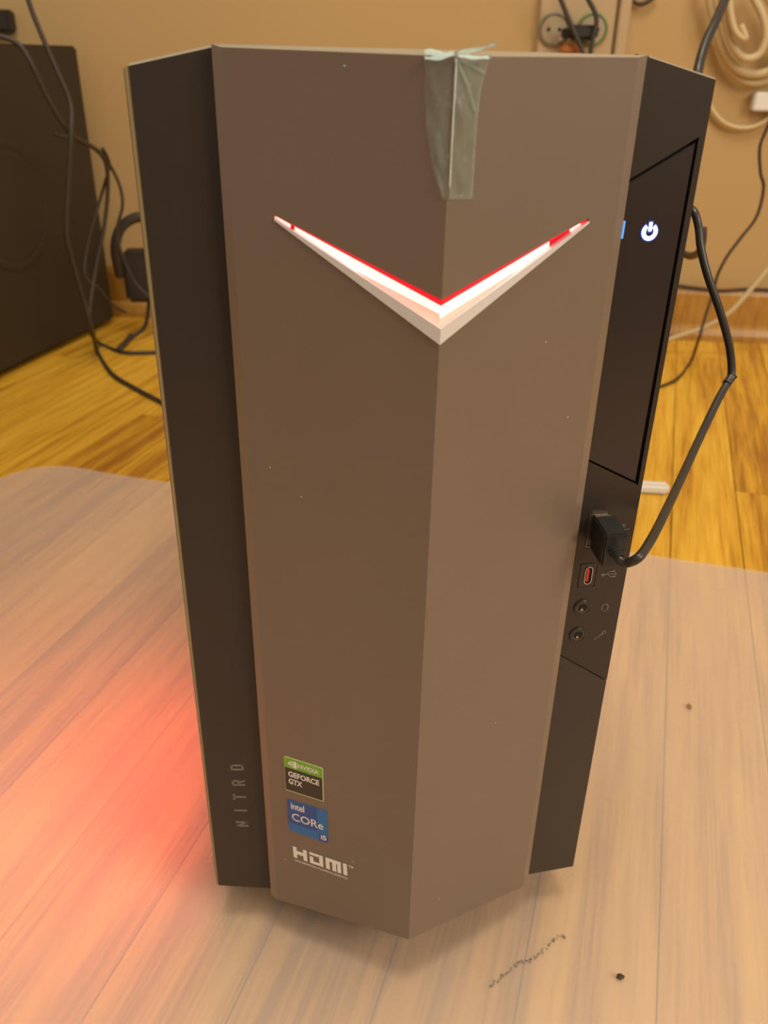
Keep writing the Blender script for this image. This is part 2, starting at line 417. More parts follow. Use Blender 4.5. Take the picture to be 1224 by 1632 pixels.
o = T(0.90, 0.99, 0.12, 0.72, 'light_bar', M_white_hot, True)
T(0.875, 0.90, 0.0, 0.75, 'red_divider', M_red_dim, True)
o = T(0.0, 0.735, 0.13, 0.66, 'light_bar', M_white_hot, False); o['label'] = 'white-hot glowing right arm of the V light'
o = T(0.735, 0.88, 0.0, 0.75, 'red_lens', M_red_dim, False); o['label'] = 'unlit deep red part of the V light'
T(0.88, 0.955, 0.12, 0.72, 'light_bar', M_white_hot, False)
T(0.955, 1.0, 0.0, 0.75, 'red_lens', M_red, False)
for L in (True, False):
    T(0.0, 1.0, 0.045, 0.15, 'red_edge_strip', M_red, L, 0.0008)

for ta, tb_ in ((tipL, tipL2), (tipR, tipR2)):
    bm = bmesh.new(); add_prism(bm, [pt(inV, outV, ta, tb_, 0, 0.36 if ta is tipL else 0.46, 0.0019), pt(inV, outV, ta, tb_, 0.5, 0.62, 0.0019), pt(inV, outV, ta, tb_, 0, 0.66, 0.0019)], Vector((0, 0.0004, 0)))
    fin('ledge_reflection', bm, mat('pink_reflection', (0.8, 0.5, 0.4), 0.4, emis=(1.0, 0.50, 0.36), es=0.62), tower)  # glowing wedge paints the pinkish reflection on the trim's inner face
# black side faces of the front
BtL = AY(205, 105, YB); BbL = AY(349, 1411, YB); BtR = AY(1141, 127, YB); BbR = AY(913, 1380, YB)
IbL = AY(434, 1416, 0.0045); IbR = AY(846, 1393.5, 0.0045)
PLb = Plane(BtL, BbL, IbL); PRb = Plane(BtR, BbR, IbR)
th = Vector((0, 0.005, 0))
prism('side_face', [BtL, PLb.at(345, 75), PLb.at(440, 1416), BbL], th, M_black, tower)['label'] = 'plain satin black left strip of the front'
def R_(u, v, off=0.0): return PRb.at(u, v, off)
# right: backing, framed plate, power cover, lower plate
prism('front_backing', [R_(1030, 96, -0.0025), R_(1139, 130, -0.0025), R_(912, 1376, -0.0025), R_(838, 1388, -0.0025)], Vector((0, 0.003, 0)), M_groove, tower)
o = prism('side_face', [R_(1015, 86), BtR, R_(967, 1084), R_(880, 1036), R_(922, 728), R_(1017, 773.5), R_(1114.5, 218), R_(985, 296.7)], th*0.4, M_black, tower)
o['label'] = 'satin black right strip of the front with ports'
sface = o
cover = prism('power_cover', [R_(985, 302), R_(1108.5, 227.5), R_(1012.5, 767.5), R_(922, 725)], th*0.4, M_black2, tower, bevel=0.00025)
cover['label'] = 'glossy black slanted cover with glowing power symbol'
M_lower = mat('lower_plate_plastic', (0.045, 0.035, 0.028), 0.36, 0.1)
prism('lower_plate', [R_(880, 1038, 0.0004), R_(966.6, 1086, 0.0004), BbR+PRb.n*0.0004, R_(828, 1396.5, 0.0004)], th*0.4, M_lower, tower, bevel=0.0002)
# sloping top rims over the black faces
def rim(a, b, h, d, name='top_rim'):
    bm = bmesh.new(); up = Vector((0, d, h))
    v = [bm.verts.new(p) for p in (a, b, b+up, a+up, a+Vector((0, 0.012, 0)), b+Vector((0, 0.012, 0)))]
    for f in ((0, 1, 2, 3), (3, 2, 5, 4), (0, 4, 5, 1), (0, 3, 4), (1, 5, 2)): bm.faces.new([v[i] for i in f])
    return fin(name, bm, M_rim, tower)
rim(PLb.at(340, 75), BtL, 0.0007, 0.0015); rim(PRb.at(1035, 91.5), BtR, 0.0005, 0.0012)
# case body behind the front
HT = min(BtL.z, BtR.z) - 0.001
bm = bmesh.new(); c = Vector(((BtL.x+BtR.x)/2, 0.198, (HT+0.031)/2))
add_box(bm, c, Vector((0.0865, 0, 0)), Vector((0, 0.187, 0)), Vector((0, 0, (HT-0.031)/2)), 0.001)
fin('case_body', bm, M_metal, tower)
# left side panel, with a front lip coloured lighter where light catches it, and a slotted vent
lt, lb = AY(195.5, 108, YB), AY(344.5, 1409, YB)
bm = bmesh.new()
add_prism(bm, [lt, Vector((BtL.x, YB, BtL.z)), Vector((BbL.x, YB, BbL.z)), lb], Vector((0, 0.006, 0)), bevel=0.0004)
o = fin('side_panel_lip', bm, M_lip, tower); o['label'] = 'edge of the left side panel, coloured pale olive where light catches it'
bm = bmesh.new(); xo = -0.0908
# panel around the vent opening
def xbox(y0, y1, z0, z1, x0=xo, x1=-0.0882):
    add_box(bm, Vector(((x0+x1)/2, (y0+y1)/2, (z0+z1)/2)), Vector(((x1-x0)/2, 0, 0)), Vector((0, (y1-y0)/2, 0)), Vector((0, 0, (z1-z0)/2)))
xbox(0.0104, 0.025, 0.031, HT); xbox(0.185, 0.385, 0.031, HT); xbox(0.025, 0.185, 0.175, HT); xbox(0.025, 0.185, 0.031, 0.038)
for i in range(11): xbox(0.025, 0.185, 0.045+i*0.012, 0.0505+i*0.012)
side = fin('side_panel', bm, M_metal, tower); side['label'] = 'black side panel with a slotted vent lit red from inside'
bm = bmesh.new(); xbox(0.027, 0.183, 0.039, 0.174, -0.0882, -0.0879)
fin('vent_glow', bm, M_red, side)
bm = bmesh.new(); xbox(0.0104, 0.385, 0.031, HT, 0.0885, 0.0898); fin('side_panel', bm, M_metal, tower)
for sx in (-1, 1):
    for y in (0.045, 0.35):
        bm = bmesh.new(); add_lathe(bm, Vector((sx*0.062, y, 0.0018)), Vector((0, 0, 1)), Vector((1, 0, 0)), [(0.011, 0), (0.012, 0.002), (0.0135, 0.0295)], 20)
        fin('foot', bm, M_rubber, tower)
bm = bmesh.new(); add_prism(bm, [(-0.06, 0.005, 0.0315), (0.06, 0.005, 0.0315), (0.06, 0.012, 0.0315), (-0.06, 0.012, 0.0315)], Vector((0, 0, -0.003))); fin('base_strip', bm, M_rubber, tower)

# --- power symbol, ports and icons
def frame(pl, u, v, off=0.0):
    o = pl.at(u, v)
    return lambda x, y: o + pl.e1*x + pl.e2*y + pl.n*off
mm = 0.001
f = frame(PRb, 1035, 369.5, 0.0001)
def arc(r0, r1, a0, a1, z, f, n, bm, seg=28):
    for i in range(seg):
        t0 = a0+(a1-a0)*i/seg; t1 = a0+(a1-a0)*(i+1)/seg
        add_prism(bm, [f(r0*math.cos(t0), r0*math.sin(t0)), f(r1*math.cos(t0), r1*math.sin(t0)), f(r1*math.cos(t1), r1*math.sin(t1)), f(r0*math.cos(t1), r0*math.sin(t1))], n*z)
g0, g1 = math.radians(90+36), math.radians(450-36)
bm = bmesh.new(); arc(1.3*mm, 3.15*mm, g0-0.1, g1+0.1, 0.00006, f, PRb.n, bm)
add_strokes(bm, f, PRb.n, [[(0, 0.6*mm), (0, 2.7*mm)]], 1.7*mm, 0.00006)
fin('power_icon_halo', bm, M_iconhalo, cover)
bm = bmesh.new(); arc(1.45*mm, 2.75*mm, g0, g1, 0.00012, f, PRb.n, bm)
add_strokes(bm, f, PRb.n, [[(0, 0.8*mm), (0, 2.5*mm)]], 1.1*mm, 0.00012)
fin('power_icon', bm, M_icon, cover)['label'] = 'glowing white-blue power symbol'

bm = bmesh.new(); add_prism(bm, [PRb.at(*p) for p in ((993.5, 352), (996, 352), (991.5, 380), (989, 380))], PRb.n*0.0006)  # glowing sliver stands in for the icon's reflection on the panel edge
fin('icon_reflection', bm, mat('icon_reflection_blue', (0.1, 0.3, 0.7), 0.4, emis=(0.13, 0.38, 0.95), es=0.8), tower)['label'] = 'thin blue reflection of the power symbol at the panel edge, made as a glowing sliver'
def rrect(cx_, cy_, w_, h_, r, k=5):
    p = []
    for sx, sy, a in ((1, 1, 0), (-1, 1, 90), (-1, -1, 180), (1, -1, 270)):
        for i in range(k+1):
            t = math.radians(a+90*i/k); p.append((cx_+sx*(w_/2-r)+r*math.cos(t), cy_+sy*(h_/2-r)+r*math.sin(t)))
    return p
def loft(bm, f, n, outer, inner, z0, z1, mi=0):
    a = [bm.verts.new(f(*p)+n*z0) for p in outer]; b = [bm.verts.new(f(*p)+n*z1) for p in inner]
    for i in range(len(a)):
        j = (i+1) % len(a); bm.faces.new((a[i], a[j], b[j], b[i])).material_index = mi
# small C port: square surround, metal shell, red tongue
f = frame(PRb, 937, 917)
bm = bmesh.new(); o1 = rrect(0, 0, 7.4*mm, 11.6*mm, 0.3*mm); o2 = rrect(0, 0, 6.8*mm, 11.0*mm, 0.3*mm)
loft(bm, f, PRb.n, o1, o1, 0, 0.00035); loft(bm, f, PRb.n, o1, o2, 0.00035, 0.00035); loft(bm, f, PRb.n, o2, o2, 0.00035, 0.00005)
bm.faces.new([bm.verts.new(f(*p)+PRb.n*0.00005) for p in o2])
port = fin('small_port', bm, M_black2, tower)
s1 = rrect(0, 0.2*mm, 3.3*mm, 8.4*mm, 1.6*mm, 6); s2 = rrect(0, 0.2*mm, 2.7*mm, 7.8*mm, 1.3*mm, 6)
bm = bmesh.new(); loft(bm, f, PRb.n, s1, s1, 0, 0.0006); loft(bm, f, PRb.n, s1, s2, 0.0006, 0.0006); loft(bm, f, PRb.n, s2, s2, 0.0006, 0.0001)
fin('port_shell', bm, M_steel, port)
bm = bmesh.new(); add_prism(bm, [f(*p)+PRb.n*0.0001 for p in s2], PRb.n*0.00005); fin('port_throat', bm, M_groove, port)
bm = bmesh.new(); add_prism(bm, [f(*p)+PRb.n*0.00015 for p in rrect(-0.35*mm, 0.4*mm, 1.1*mm, 6.0*mm, 0.3*mm, 2)], PRb.n*0.0003)
fin('red_tongue', bm, M_redplastic, port)
# audio jacks
for (u, v, nm) in ((928, 967.5, 'headphone_jack'), (920.5, 1011, 'microphone_jack')):
    o_ = PRb.at(u, v); bm = bmesh.new()
    add_lathe(bm, o_, PRb.n, PRb.e1, [(3.9*mm, 0), (3.8*mm, 0.5*mm), (3.3*mm, 0.8*mm), (2.9*mm, 0.6*mm), (2.7*mm, 0.15*mm)], 36)
    j = fin(nm, bm, M_black2, tower)
    lathe('jack_ring', o_, PRb.n, PRb.e1, [(2.8*mm, 0.3*mm), (2.75*mm, 0.62*mm), (2.2*mm, 0.62*mm), (2.0*mm, 0.35*mm)], mat('jack_grey', (0.09, 0.08, 0.065), 0.25, 0.5), j, 32)
    lathe('jack_hole', o_, PRb.n, PRb.e1, [(1.95*mm, 0.3*mm), (1.9*mm, 0.4*mm)], M_groove, j, 24)
    lathe('jack_contact', o_-PRb.e1*0.35*mm-PRb.e2*0.9*mm, PRb.n, PRb.e1, [(0.6*mm, 0.4*mm), (0.5*mm, 0.75*mm), (0.2*mm, 0.85*mm)], M_gold, j, 12)
# printed icons
def trident(f, bm, s=1.0):
    q = lambda *a: [(x*mm*s, y*mm*s) for x, y in a]
    add_strokes(bm, f, PRb.n, [q((-3.2, 0), (3.0, 0)), q((-1.9, 0), (-0.4, 1.35), (1.0, 1.35)), q((-1.0, 0), (0.3, -1.35), (1.6, -1.35)), q((2.4, 0.5), (3.0, 0)), q((2.4, -0.5), (3.0, 0))], 0.32*mm*s)
    add_lathe(bm, f(-3.2*mm*s, 0), PRb.n, PRb.e1, [(0.75*mm*s, 0), (0.75*mm*s, 0.00012)], 12)
    add_strokes(bm, f, PRb.n, [q((1.2, 1.35), (1.7, 1.35)), q((1.9, -1.35), (2.3, -1.35))], 0.8*mm*s)
bm = bmesh.new(); trident(frame(PRb, 972, 915), bm, 0.95); fin('port_symbol', bm, M_print, sface)
bm = bmesh.new(); f = frame(PRb, 991, 841)
add_mesh(bm, text_pts('SS', f, (-1.6*mm, 0.0, 1.3*mm, 1.7*mm), PRb.n, bold=0.02))
add_strokes(bm, f, PRb.n, [[(-1.0*mm, -0.9*mm), (3.4*mm, -0.9*mm)], [(2.6*mm, -0.3*mm), (3.4*mm, -0.9*mm)]], 0.3*mm)
fin('port_symbol', bm, M_print, sface)
bm = bmesh.new(); f = frame(PRb, 964, 967.5)
arc(1.35*mm, 1.7*mm, math.radians(-50), math.radians(230), 0.00012, f, PRb.n, bm)
add_strokes(bm, f, PRb.n, [[(-1.35*mm, -0.9*mm), (-1.35*mm, 0.2*mm)], [(1.35*mm, -0.9*mm), (1.35*mm, 0.2*mm)]], 0.7*mm)
add_strokes(bm, f, PRb.n, [[(1.2*mm, -1.3*mm), (0.6*mm, -2.0*mm), (-0.3*mm, -2.0*mm)]], 0.3*mm)
fin('headphone_symbol', bm, M_print, sface)
bm = bmesh.new(); f = frame(PRb, 957, 1012)
add_strokes(bm, f, PRb.n, [[(-2.6*mm, -2.2*mm), (0.4*mm, 0.3*mm)]], 0.32*mm)
add_strokes(bm, f, PRb.n, [[(-0.4*mm, -0.3*mm), (0.9*mm, 0.8*mm)]], 0.75*mm)
arc(0.7*mm, 1.05*mm, math.radians(-60), math.radians(170), 0.00012, lambda x, y, g=f: g(x+1.3*mm, y+1.1*mm), PRb.n, bm, 12)
fin('microphone_symbol', bm, M_print, sface)

# --- NITRO lettering, reading upwards on the left black face
nf = PLb
bm = bmesh.new()
glyph = {'N': [[(0, 0), (0, 1)], [(0, 1), (1, 0)], [(1, 0), (1, 1)]], 'I': [[(0.5, 0), (0.5, 1)]], 'T': [[(0, 1), (1, 1)], [(0.5, 1), (0.5, 0)]],
         'R': [[(0, 0), (0, 1)], [(0, 1), (1, 1)], [(1, 1), (1, 0.5)], [(1, 0.5), (0, 0.5)], [(0.5, 0.5), (1, 0)]],
         'O': [[(0, 0), (0, 1)], [(0, 1), (1, 1)], [(1, 1), (1, 0)], [(1, 0), (0, 0)]]}
for ch, u, v in (('N', 386, 1313), ('I', 383.8, 1291.5), ('T', 382, 1270), ('R', 380, 1247.5), ('O', 377.8, 1223)):
    o_ = nf.at(u, v)
    ff = lambda x, y, o_=o_: o_ + nf.e1*(-(y-0.5)*5.0*mm) + nf.e2*((x-0.5)*2.5*mm)
    for st in glyph[ch]:
        a, b = Vector(st[0]), Vector(st[1])
        A2 = ff(a.x, a.y); B2 = ff(b.x, b.y); d = (B2-A2).normalized(); s = d.cross(nf.n)*0.52*mm; e = d*0.5*mm
        add_prism(bm, [A2-s-e, B2-s+e, B2+s+e, A2+s-e], nf.n*0.00012)
fin('lettering', bm, M_print, tower)['label'] = 'faint grey lettering NITRO running up the left strip'

# --- stickers on the left facet
def quadmap(pl, TL, TR, BR, BL, off):
    a, b, c, d = [pl.at(*p, ) for p in (BL, BR, TR, TL)]
    def f(x, y, z=0.0):
        return a.lerp(b, x).lerp(d.lerp(c, x), y) + pl.n*(off+z)
    return f
n = PLf.n
f = quadmap(PLf, (452.5, 1204), (515, 1224), (516.5, 1277.5), (455.5, 1258), 0.0)
bm = bmesh.new(); add_prism(bm, [f(*p) for p in rrect(0.5, 0.5, 1, 1, 0.03, 2)], n*0.0003)
gs = fin('graphics_sticker', bm, mat('sticker_rim', (0.50, 0.60, 0.25), 0.3), tower); gs['label'] = 'green and black square sticker'
bm = bmesh.new(); add_prism(bm, [f(x, y)+n*0.0003 for x, y in ((0.012, 0.70), (0.975, 0.70), (0.975, 0.985), (0.012, 0.985))], n*0.00004); fin('sticker_band', bm, M_green, gs)
bm = bmesh.new(); add_prism(bm, [f(x, y)+n*0.0003 for x, y in ((0.012, 0.03), (0.975, 0.03), (0.975, 0.70), (0.012, 0.70))], n*0.00004); fin('sticker_field', bm, M_stblack, gs)
bm = bmesh.new(); n4 = n*0.00036; g = lambda x, y: f(x, y)+n4
add_mesh(bm, text_pts('NVIDIA', g, (0.36, 0.775, 0.90, 0.905), n, 0.00003, 1.0, 0.025))
eye = [(0.10, 0.84), (0.14, 0.885), (0.20, 0.915), (0.25, 0.92), (0.25, 0.93), (0.33, 0.93), (0.33, 0.745), (0.24, 0.745), (0.17, 0.775), (0.13, 0.80)]
add_prism(bm, [g(*p) for p in eye], n*0.00003)
add_mesh(bm, text_pts('GEFORCE', g, (0.10, 0.45, 0.90, 0.61), n, 0.00003, 1.0, 0.03))
add_mesh(bm, text_pts('GTX', g, (0.10, 0.235, 0.46, 0.395), n, 0.00003, 1.0, 0.03))
fin('sticker_lettering', bm, M_white_print, gs)
bm = bmesh.new()
for r0 in (0.03, 0.055):
    pl_ = [(0.235+r0*1.3*math.cos(t), 0.84+r0*math.sin(t)) for t in [math.radians(60+i*30) for i in range(9)]]
    for i in range(8):
        a, b = Vector(pl_[i]), Vector(pl_[i+1]); d = (b-a).normalized(); s = Vector((-d.y, d.x))*0.006
        add_prism(bm, [g(*(a-s))+n*0.00004, g(*(b-s))+n*0.00004, g(*(b+s))+n*0.00004, g(*(a+s))+n*0.00004], n*0.00002)
fin('eye_swirl', bm, M_green, gs)
f = quadmap(PLf, (458, 1273), (521.5, 1293), (523, 1343), (461.5, 1322), 0.0)
bm = bmesh.new(); add_prism(bm, [f(*p) for p in rrect(0.5, 0.5, 1, 1, 0.03, 2)], n*0.0003)
ps = fin('processor_sticker', bm, M_blue2, tower); ps['label'] = 'blue square sticker with white lettering'
g = lambda x, y: f(x, y)+n*0.00031
bm = bmesh.new(); add_prism(bm, [g(0.0, 0.26), g(0.74, 0.26), g(0.74, 1.0), g(0.0, 1.0)], n*0.00003); add_prism(bm, [g(0.78, 0.0), g(1.0, 0.0), g(1.0, 0.24), g(0.78, 0.24)], n*0.00003)
fin('sticker_field', bm, M_blue, ps)
bm = bmesh.new(); g = lambda x, y: f(x, y)+n*0.00036
add_mesh(bm, text_pts('intel', g, (0.09, 0.74, 0.43, 0.95), n, 0.00003, 1.0, 0.018))
add_mesh(bm, text_pts('CORe', g, (0.10, 0.38, 0.90, 0.62), n, 0.00003, 1.0, 0.008))
add_mesh(bm, text_pts('i5', g, (0.83, 0.06, 0.97, 0.21), n, 0.00003, 1.0, 0.03))
fin('sticker_lettering', bm, M_white_print, ps)
f = quadmap(PLf, (467, 1348), (553, 1377), (554, 1395), (468.5, 1365), 0.0002)
bm = bmesh.new()
# H, D, M, I in wide block strokes (x, y in the unit box)
def blk(x0, y0, x1, y1): add_prism(bm, [f(x0, y0), f(x1, y0), f(x1, y1), f(x0, y1)], n*0.00008)
blk(0, 0, .07, 1); blk(.07, .38, .19, .68); blk(.19, 0, .26, 1)
blk(.31, 0, .38, .62); blk(.31, .78, .50, 1.0); blk(.38, 0, .50, .24); blk(.49, 0, .56, 1.0)
blk(.61, 0, .68, 1); blk(.68, .72, .82, 1); blk(.73, 0, .80, .72); blk(.82, .0, .89, 1)
blk(.93, 0, 1.0, 1)
add_mesh(bm, text_pts('TM', f, (1.03, 0.74, 1.12, 1.0), n, 0.00006, 1.0, 0.02))
add_mesh(bm, text_pts('HIGH-DEFINITION MULTIMEDIA INTERFACE', f, (0.02, -0.36, 1.0, -0.16), n, 0.00006, 1.0, 0.01))
fin('lettering', bm, M_white_print, tower)['label'] = 'silver HDMI lettering below the stickers'
# dust specks on the front
sp = bmesh.new()
for pl, u, v in ((PLf, 480, 792), (PRf, 790, 1152), (PRf, 700, 1432), (PRf, 905, 665), (PRf, 870, 545), (PLf, 563, 1373), (PLf, 549, 75+30), (PLf, 430, 745), (PLf, 455, 1370)):
    add_lathe(sp, pl.at(u, v), pl.n, pl.e1, [(0.22*mm, 0), (0.1*mm, 0.12*mm)], 6)
o = fin('dust', sp, M_white_print, front); o['kind'] = 'stuff'

# ------------------------------------------------------------------ clear tape over the top of the ridge
tape = thing('adhesive_tape', Rt+Vector((0, 0, -0.06)), 'strip of clear tape stuck over the top of the front ridge', 'tape')
def sheet(rows, pl_off, name, m, amp=0.0, thk=0.00012):
    bm = bmesh.new(); g = []
    for i, r in enumerate(rows):
        row = []
        for j, p in enumerate(r):
            row.append(bm.verts.new(p))
        g.append(row)
    for i in range(len(g)-1):
        for j in range(len(g[0])-1):
            bm.faces.new((g[i][j], g[i][j+1], g[i+1][j+1], g[i+1][j]))
    ret = bmesh.ops.solidify(bm, geom=list(bm.faces), thickness=thk)
    return fin(name, bm, m, tape, True)
rnd = random.Random(3)
def rows_between(pl, left, right, nr=22, nc=8, off=0.0004, amp=0.0003, ph=0.0):
    rows = []
    for i in range(nr+1):
        t = i/nr
        def lerp_poly(poly):
            k = t*(len(poly)-1); a = min(int(k), len(poly)-2); q = k-a
            return (poly[a][0]*(1-q)+poly[a+1][0]*q, poly[a][1]*(1-q)+poly[a+1][1]*q)
        a, b = lerp_poly(left), lerp_poly(right); row = []
        for j in range(nc+1):
            s = j/nc; u = a[0]*(1-s)+b[0]*s; v = a[1]*(1-s)+b[1]*s
            wv = amp*(math.sin(t*9+s*5+ph)+math.sin(t*17-s*8+ph*2)+1.6)*math.sin(math.pi*min(1, s*1.2+0.1))
            row.append(pl.at(u, v, off+max(0, wv)))
        rows.append(row)
    return rows
sheet(rows_between(PLf, [(676, 90), (677, 150), (680, 210), (690, 270), (704, 318)], [(721, 92), (719.5, 150), (717, 200), (715, 260), (713.5, 318)]), 0, 'tape_half', M_tape)
sheet(rows_between(PRf, [(726, 92), (723, 150), (720.5, 200), (718, 260), (715.5, 318)], [(780, 97), (767, 140), (761, 190), (757, 250), (753, 317)], ph=1.7, amp=0.0005), 0, 'tape_half', M_tape)
# raised pleat along the ridge
bm = bmesh.new()
a = [Rt.lerp(Rb, t) for t in (0.002, 0.022, 0.045, 0.068, 0.088)]
add_tube(bm, [p+Vector((0.0005, -0.0005-0.0002*(i % 2), 0)) for i, p in enumerate(a)], 0.00018, 8, 4)
fin('tape_pleat', bm, M_tapefold, tape, True)
# folded ends over the rim
def fold(pts, name='tape_fold', amp=0.0006):
    # pts: quad corners in world
    a, b, c, d = pts; rows = []
    for i in range(7):
        t = i/6; row = []
        for j in range(9):
            s = j/8; p = a.lerp(b, s).lerp(d.lerp(c, s), t)
            p = p + Vector((0, -abs(math.sin(s*9+t*4))*amp, math.sin(s*7-t*5)*amp*0.5)); row.append(p)
        rows.append(row)
    sheet(rows, 0, name, M_tapefold)
fold([AY(676, 79, -0.0275), AY(724, 82, -0.031), AY(724, 91, -0.0348), AY(677, 97, -0.0318)])
fold([AY(724, 83, -0.035), AY(793, 66, -0.029), AY(789, 75, -0.027), AY(725, 90, -0.035)])
fold([AY(725, 88, -0.036), AY(783, 88, -0.032), AY(780, 96, -0.0335), AY(726, 91, -0.0365)], amp=0.0004)
bm = bmesh.new(); pp = [AY(722, 92, -0.0355), AY(752, 150, -0.0355), AY(760, 188, -0.0325), AY(755, 135, -0.0335), AY(740, 105, -0.0350)]
add_tube(bm, [PRf.at(728, 98, 0.0009), PRf.at(745, 135, 0.0010), PRf.at(757, 178, 0.0008)], 0.00045, 8, 6)
add_tube(bm, [PRf.at(735, 96, 0.0009), PRf.at(758, 108, 0.0010), PRf.at(772, 116, 0.0008)], 0.0004, 8, 6)
fin('tape_crease', bm, M_tape, tape, True)

# ------------------------------------------------------------------ plugged-in cable on the right
pn, e1, e2 = PRb.n, PRb.e1, PRb.e2
base = PRb.at(943.5, 817)                       # top left of the plug body at the port
W2, H2 = 0.0088, 0.0142
end_tl = PRb.at(966, 853, 0.0175); ax = end_tl-base; L2 = ax.length; ax.normalize()   # the plug sags a little in its port
uc = thing('usb_cable', base-e2*H2*0.5, 'black cable plugged into the upper front port, curving up behind the tower', 'cable')
c = base + e1*W2/2 - e2*H2/2
bm = bmesh.new(); add_box(bm, c+ax*(0.0030+(L2-0.003)/2), e1*W2/2, e2*H2/2, ax*(L2-0.003)/2, 0.0006)
plug = fin('plug', bm, M_plug, uc)
bm = bmesh.new(); add_box(bm, c+ax*0.0020, e1*(W2/2-0.0012), e2*(H2/2-0.001), ax*0.0016, 0.0002); fin('plug_shell', bm, M_steel, uc)
# port opening frame on the tower
f = lambda x, y, c=c: c + e1*x + e2*y - e1*0.0014 - e2*0.001
o1 = rrect(0, 0, 7.4*mm, 15.0*mm, 0.6*mm); o2 = rrect(0, 0, 6.6*mm, 14.2*mm, 0.5*mm)
bm = bmesh.new(); loft(bm, f, pn, o1, o1, 0, 0.0004); loft(bm, f, pn, o1, o2, 0.0004, 0.0004); loft(bm, f, pn, o2, o2, 0.0004, 0.0001)
fin('usb_port_rim', bm, mat('port_rim', (0.16, 0.14, 0.12), 0.3, 0.5), tower)
ec = PRb.at(977, 878, 0.0172)
bm = bmesh.new(); prof = []
for i in range(4):
    prof += [(0.0023-0.0001*i, 0.0013*i), (0.0023-0.0001*i, 0.0013*i+0.0009), (0.0018, 0.0013*i+0.0010), (0.0018, 0.0013*i+0.0012)]
add_lathe(bm, ec, (PRb.at(989, 892, 0.0225)-ec).normalized(), e1, prof, 20); fin('strain_relief', bm, M_plug, uc)
tip = PRb.at(988, 892, 0.0220)
cp = [ec.lerp(tip, 0.3), tip, PRb.at(999, 897, 0.0240), AY(1017, 889, -0.022), AY(1033, 868, -0.014), AY(1052, 833, 0.0), AY(1083, 768, 0.030), AY(1118, 692, 0.062), AY(1147, 632, 0.082), AY(1164, 604, 0.09)]
cp2 = [AY(1164, 604, 0.09), AY(1166, 588, 0.092), AY(1162, 550, 0.094), AY(1148, 498, 0.096), AY(1128, 440, 0.10), AY(1117, 395, 0.105), AY(1113, 360, 0.11), AY(1104, 335, 0.115), AY(1085, 330, 0.13), AY(1060, 345, 0.16)]
cordp = smooth_path(cp, 8)+smooth_path(cp2, 8)[1:]
bm = bmesh.new(); add_tube(bm, cordp, 0.00185, 12, raw=True); fin('cord', bm, M_cord, uc, True)
fin('kink_sleeve', (lambda b: (add_tube(b, [AY(1158, 612, 0.0875), AY(1165, 602, 0.09), AY(1170, 597, 0.0905)], 0.0021, 10, 4), b)[1])(bmesh.new()), M_cord, uc, True)

# ------------------------------------------------------------------ loudspeaker box on the left
sA = FL(190, 512); dirS = Vector((sA.x-FL(0, 605).x, sA.y-FL(0, 605).y, 0)).normalized()
nS = Vector((dirS.y, -dirS.x, 0))
if nS.x < 0: nS = -nS
sA = sA - dirS*0.012
SH = 0.400; SL = 0.50; SW = 0.30
sub = thing('subwoofer', sA-dirS*SL/2-nS*SW/2, 'big black speaker box standing at the left by the wall', 'speaker')
bm = bmesh.new(); add_box(bm, sA-dirS*SL/2-nS*SW/2+Vector((0, 0, SH/2+0.004)), dirS*SL/2, nS*SW/2, Vector((0, 0, SH/2-0.004)), 0.003)
fin('cabinet', bm, M_sub, sub)
dc = Vector((0, 0, 0)); d = ray(18, 330); dc = CAM + d*((sA-CAM).dot(nS)/d.dot(nS))
bm = bmesh.new(); add_lathe(bm, dc, nS, dirS, [(0.082, 0), (0.081, 0.0012), (0.074, 0.0012), (0.072, 0.0006)], 48); fin('driver_ring', bm, M_sub, sub)
bm = bmesh.new(); add_lathe(bm, dc, nS, dirS, [(0.072, 0.0), (0.066, 0.0010), (0.058, 0.0006), (0.0, 0.0007)], 48); fin('driver_cone', bm, M_sub, sub)
for a in (0.03, SL-0.03):
    for b in (0.03, SW-0.03):
        bm = bmesh.new(); add_lathe(bm, Vector((sA.x, sA.y, 0))-dirS*a-nS*b, Vector((0, 0, 1)), Vector((1, 0, 0)), [(0.012, 0), (0.013, 0.0085)], 14); fin('foot', bm, M_rubber, sub)

# ------------------------------------------------------------------ background cables
def cable(name, pts, r, m, label, group=None, cat='cable'):
    P = []
    for p in pts:
        if p[2] == 'f': P.append(FL(p[0], p[1], r+0.0002))
        elif p[2] == 'w': P.append(WALL(p[0], p[1], p[3] if len(p) > 3 else r+0.004))
        else: P.append(AY(p[0], p[1], p[2]))
    o = recenter(tube(name, P, r, m, None, 8, 7)); return tag(o, label, cat, group)
cable('power_cable', [(36, -30, 0.86), (50, 15, 0.86), (68, 60, 0.86), (92, 115, 0.86), (112, 165, 0.86), (113, 215, 0.85), (109, 290, 0.85), (106, 370, 0.85), (118, 425, 0.86), (134, 480, 0.87), (148, 528, 0.88), (155, 560, 'f'), (178, 595, 'f'), (212, 617, 'f'), (250, 637, 'f'), (285, 655, 'f')], 0.0030, M_cord_bg,
      'long black cable hanging down the speaker box to the wooden floor')
cable('power_cable', [(-20, 56, 0.84), (8, 60, 0.84), (32, 73, 0.84), (52, 105, 0.84), (78, 160, 0.85), (112, 212, 0.87), (150, 236, 0.91), (168, 258, 0.94), (172, 300, 0.95), (166, 360, 0.95), (152, 430, 0.94), (143, 490, 0.92), (144, 528, 0.915), (160, 548, 'f'), (195, 561, 'f'), (235, 562, 'f'), (270, 560, 'f')], 0.0029, M_cord_bg,
      'black cable crossing the speaker box from the left edge to the floor')
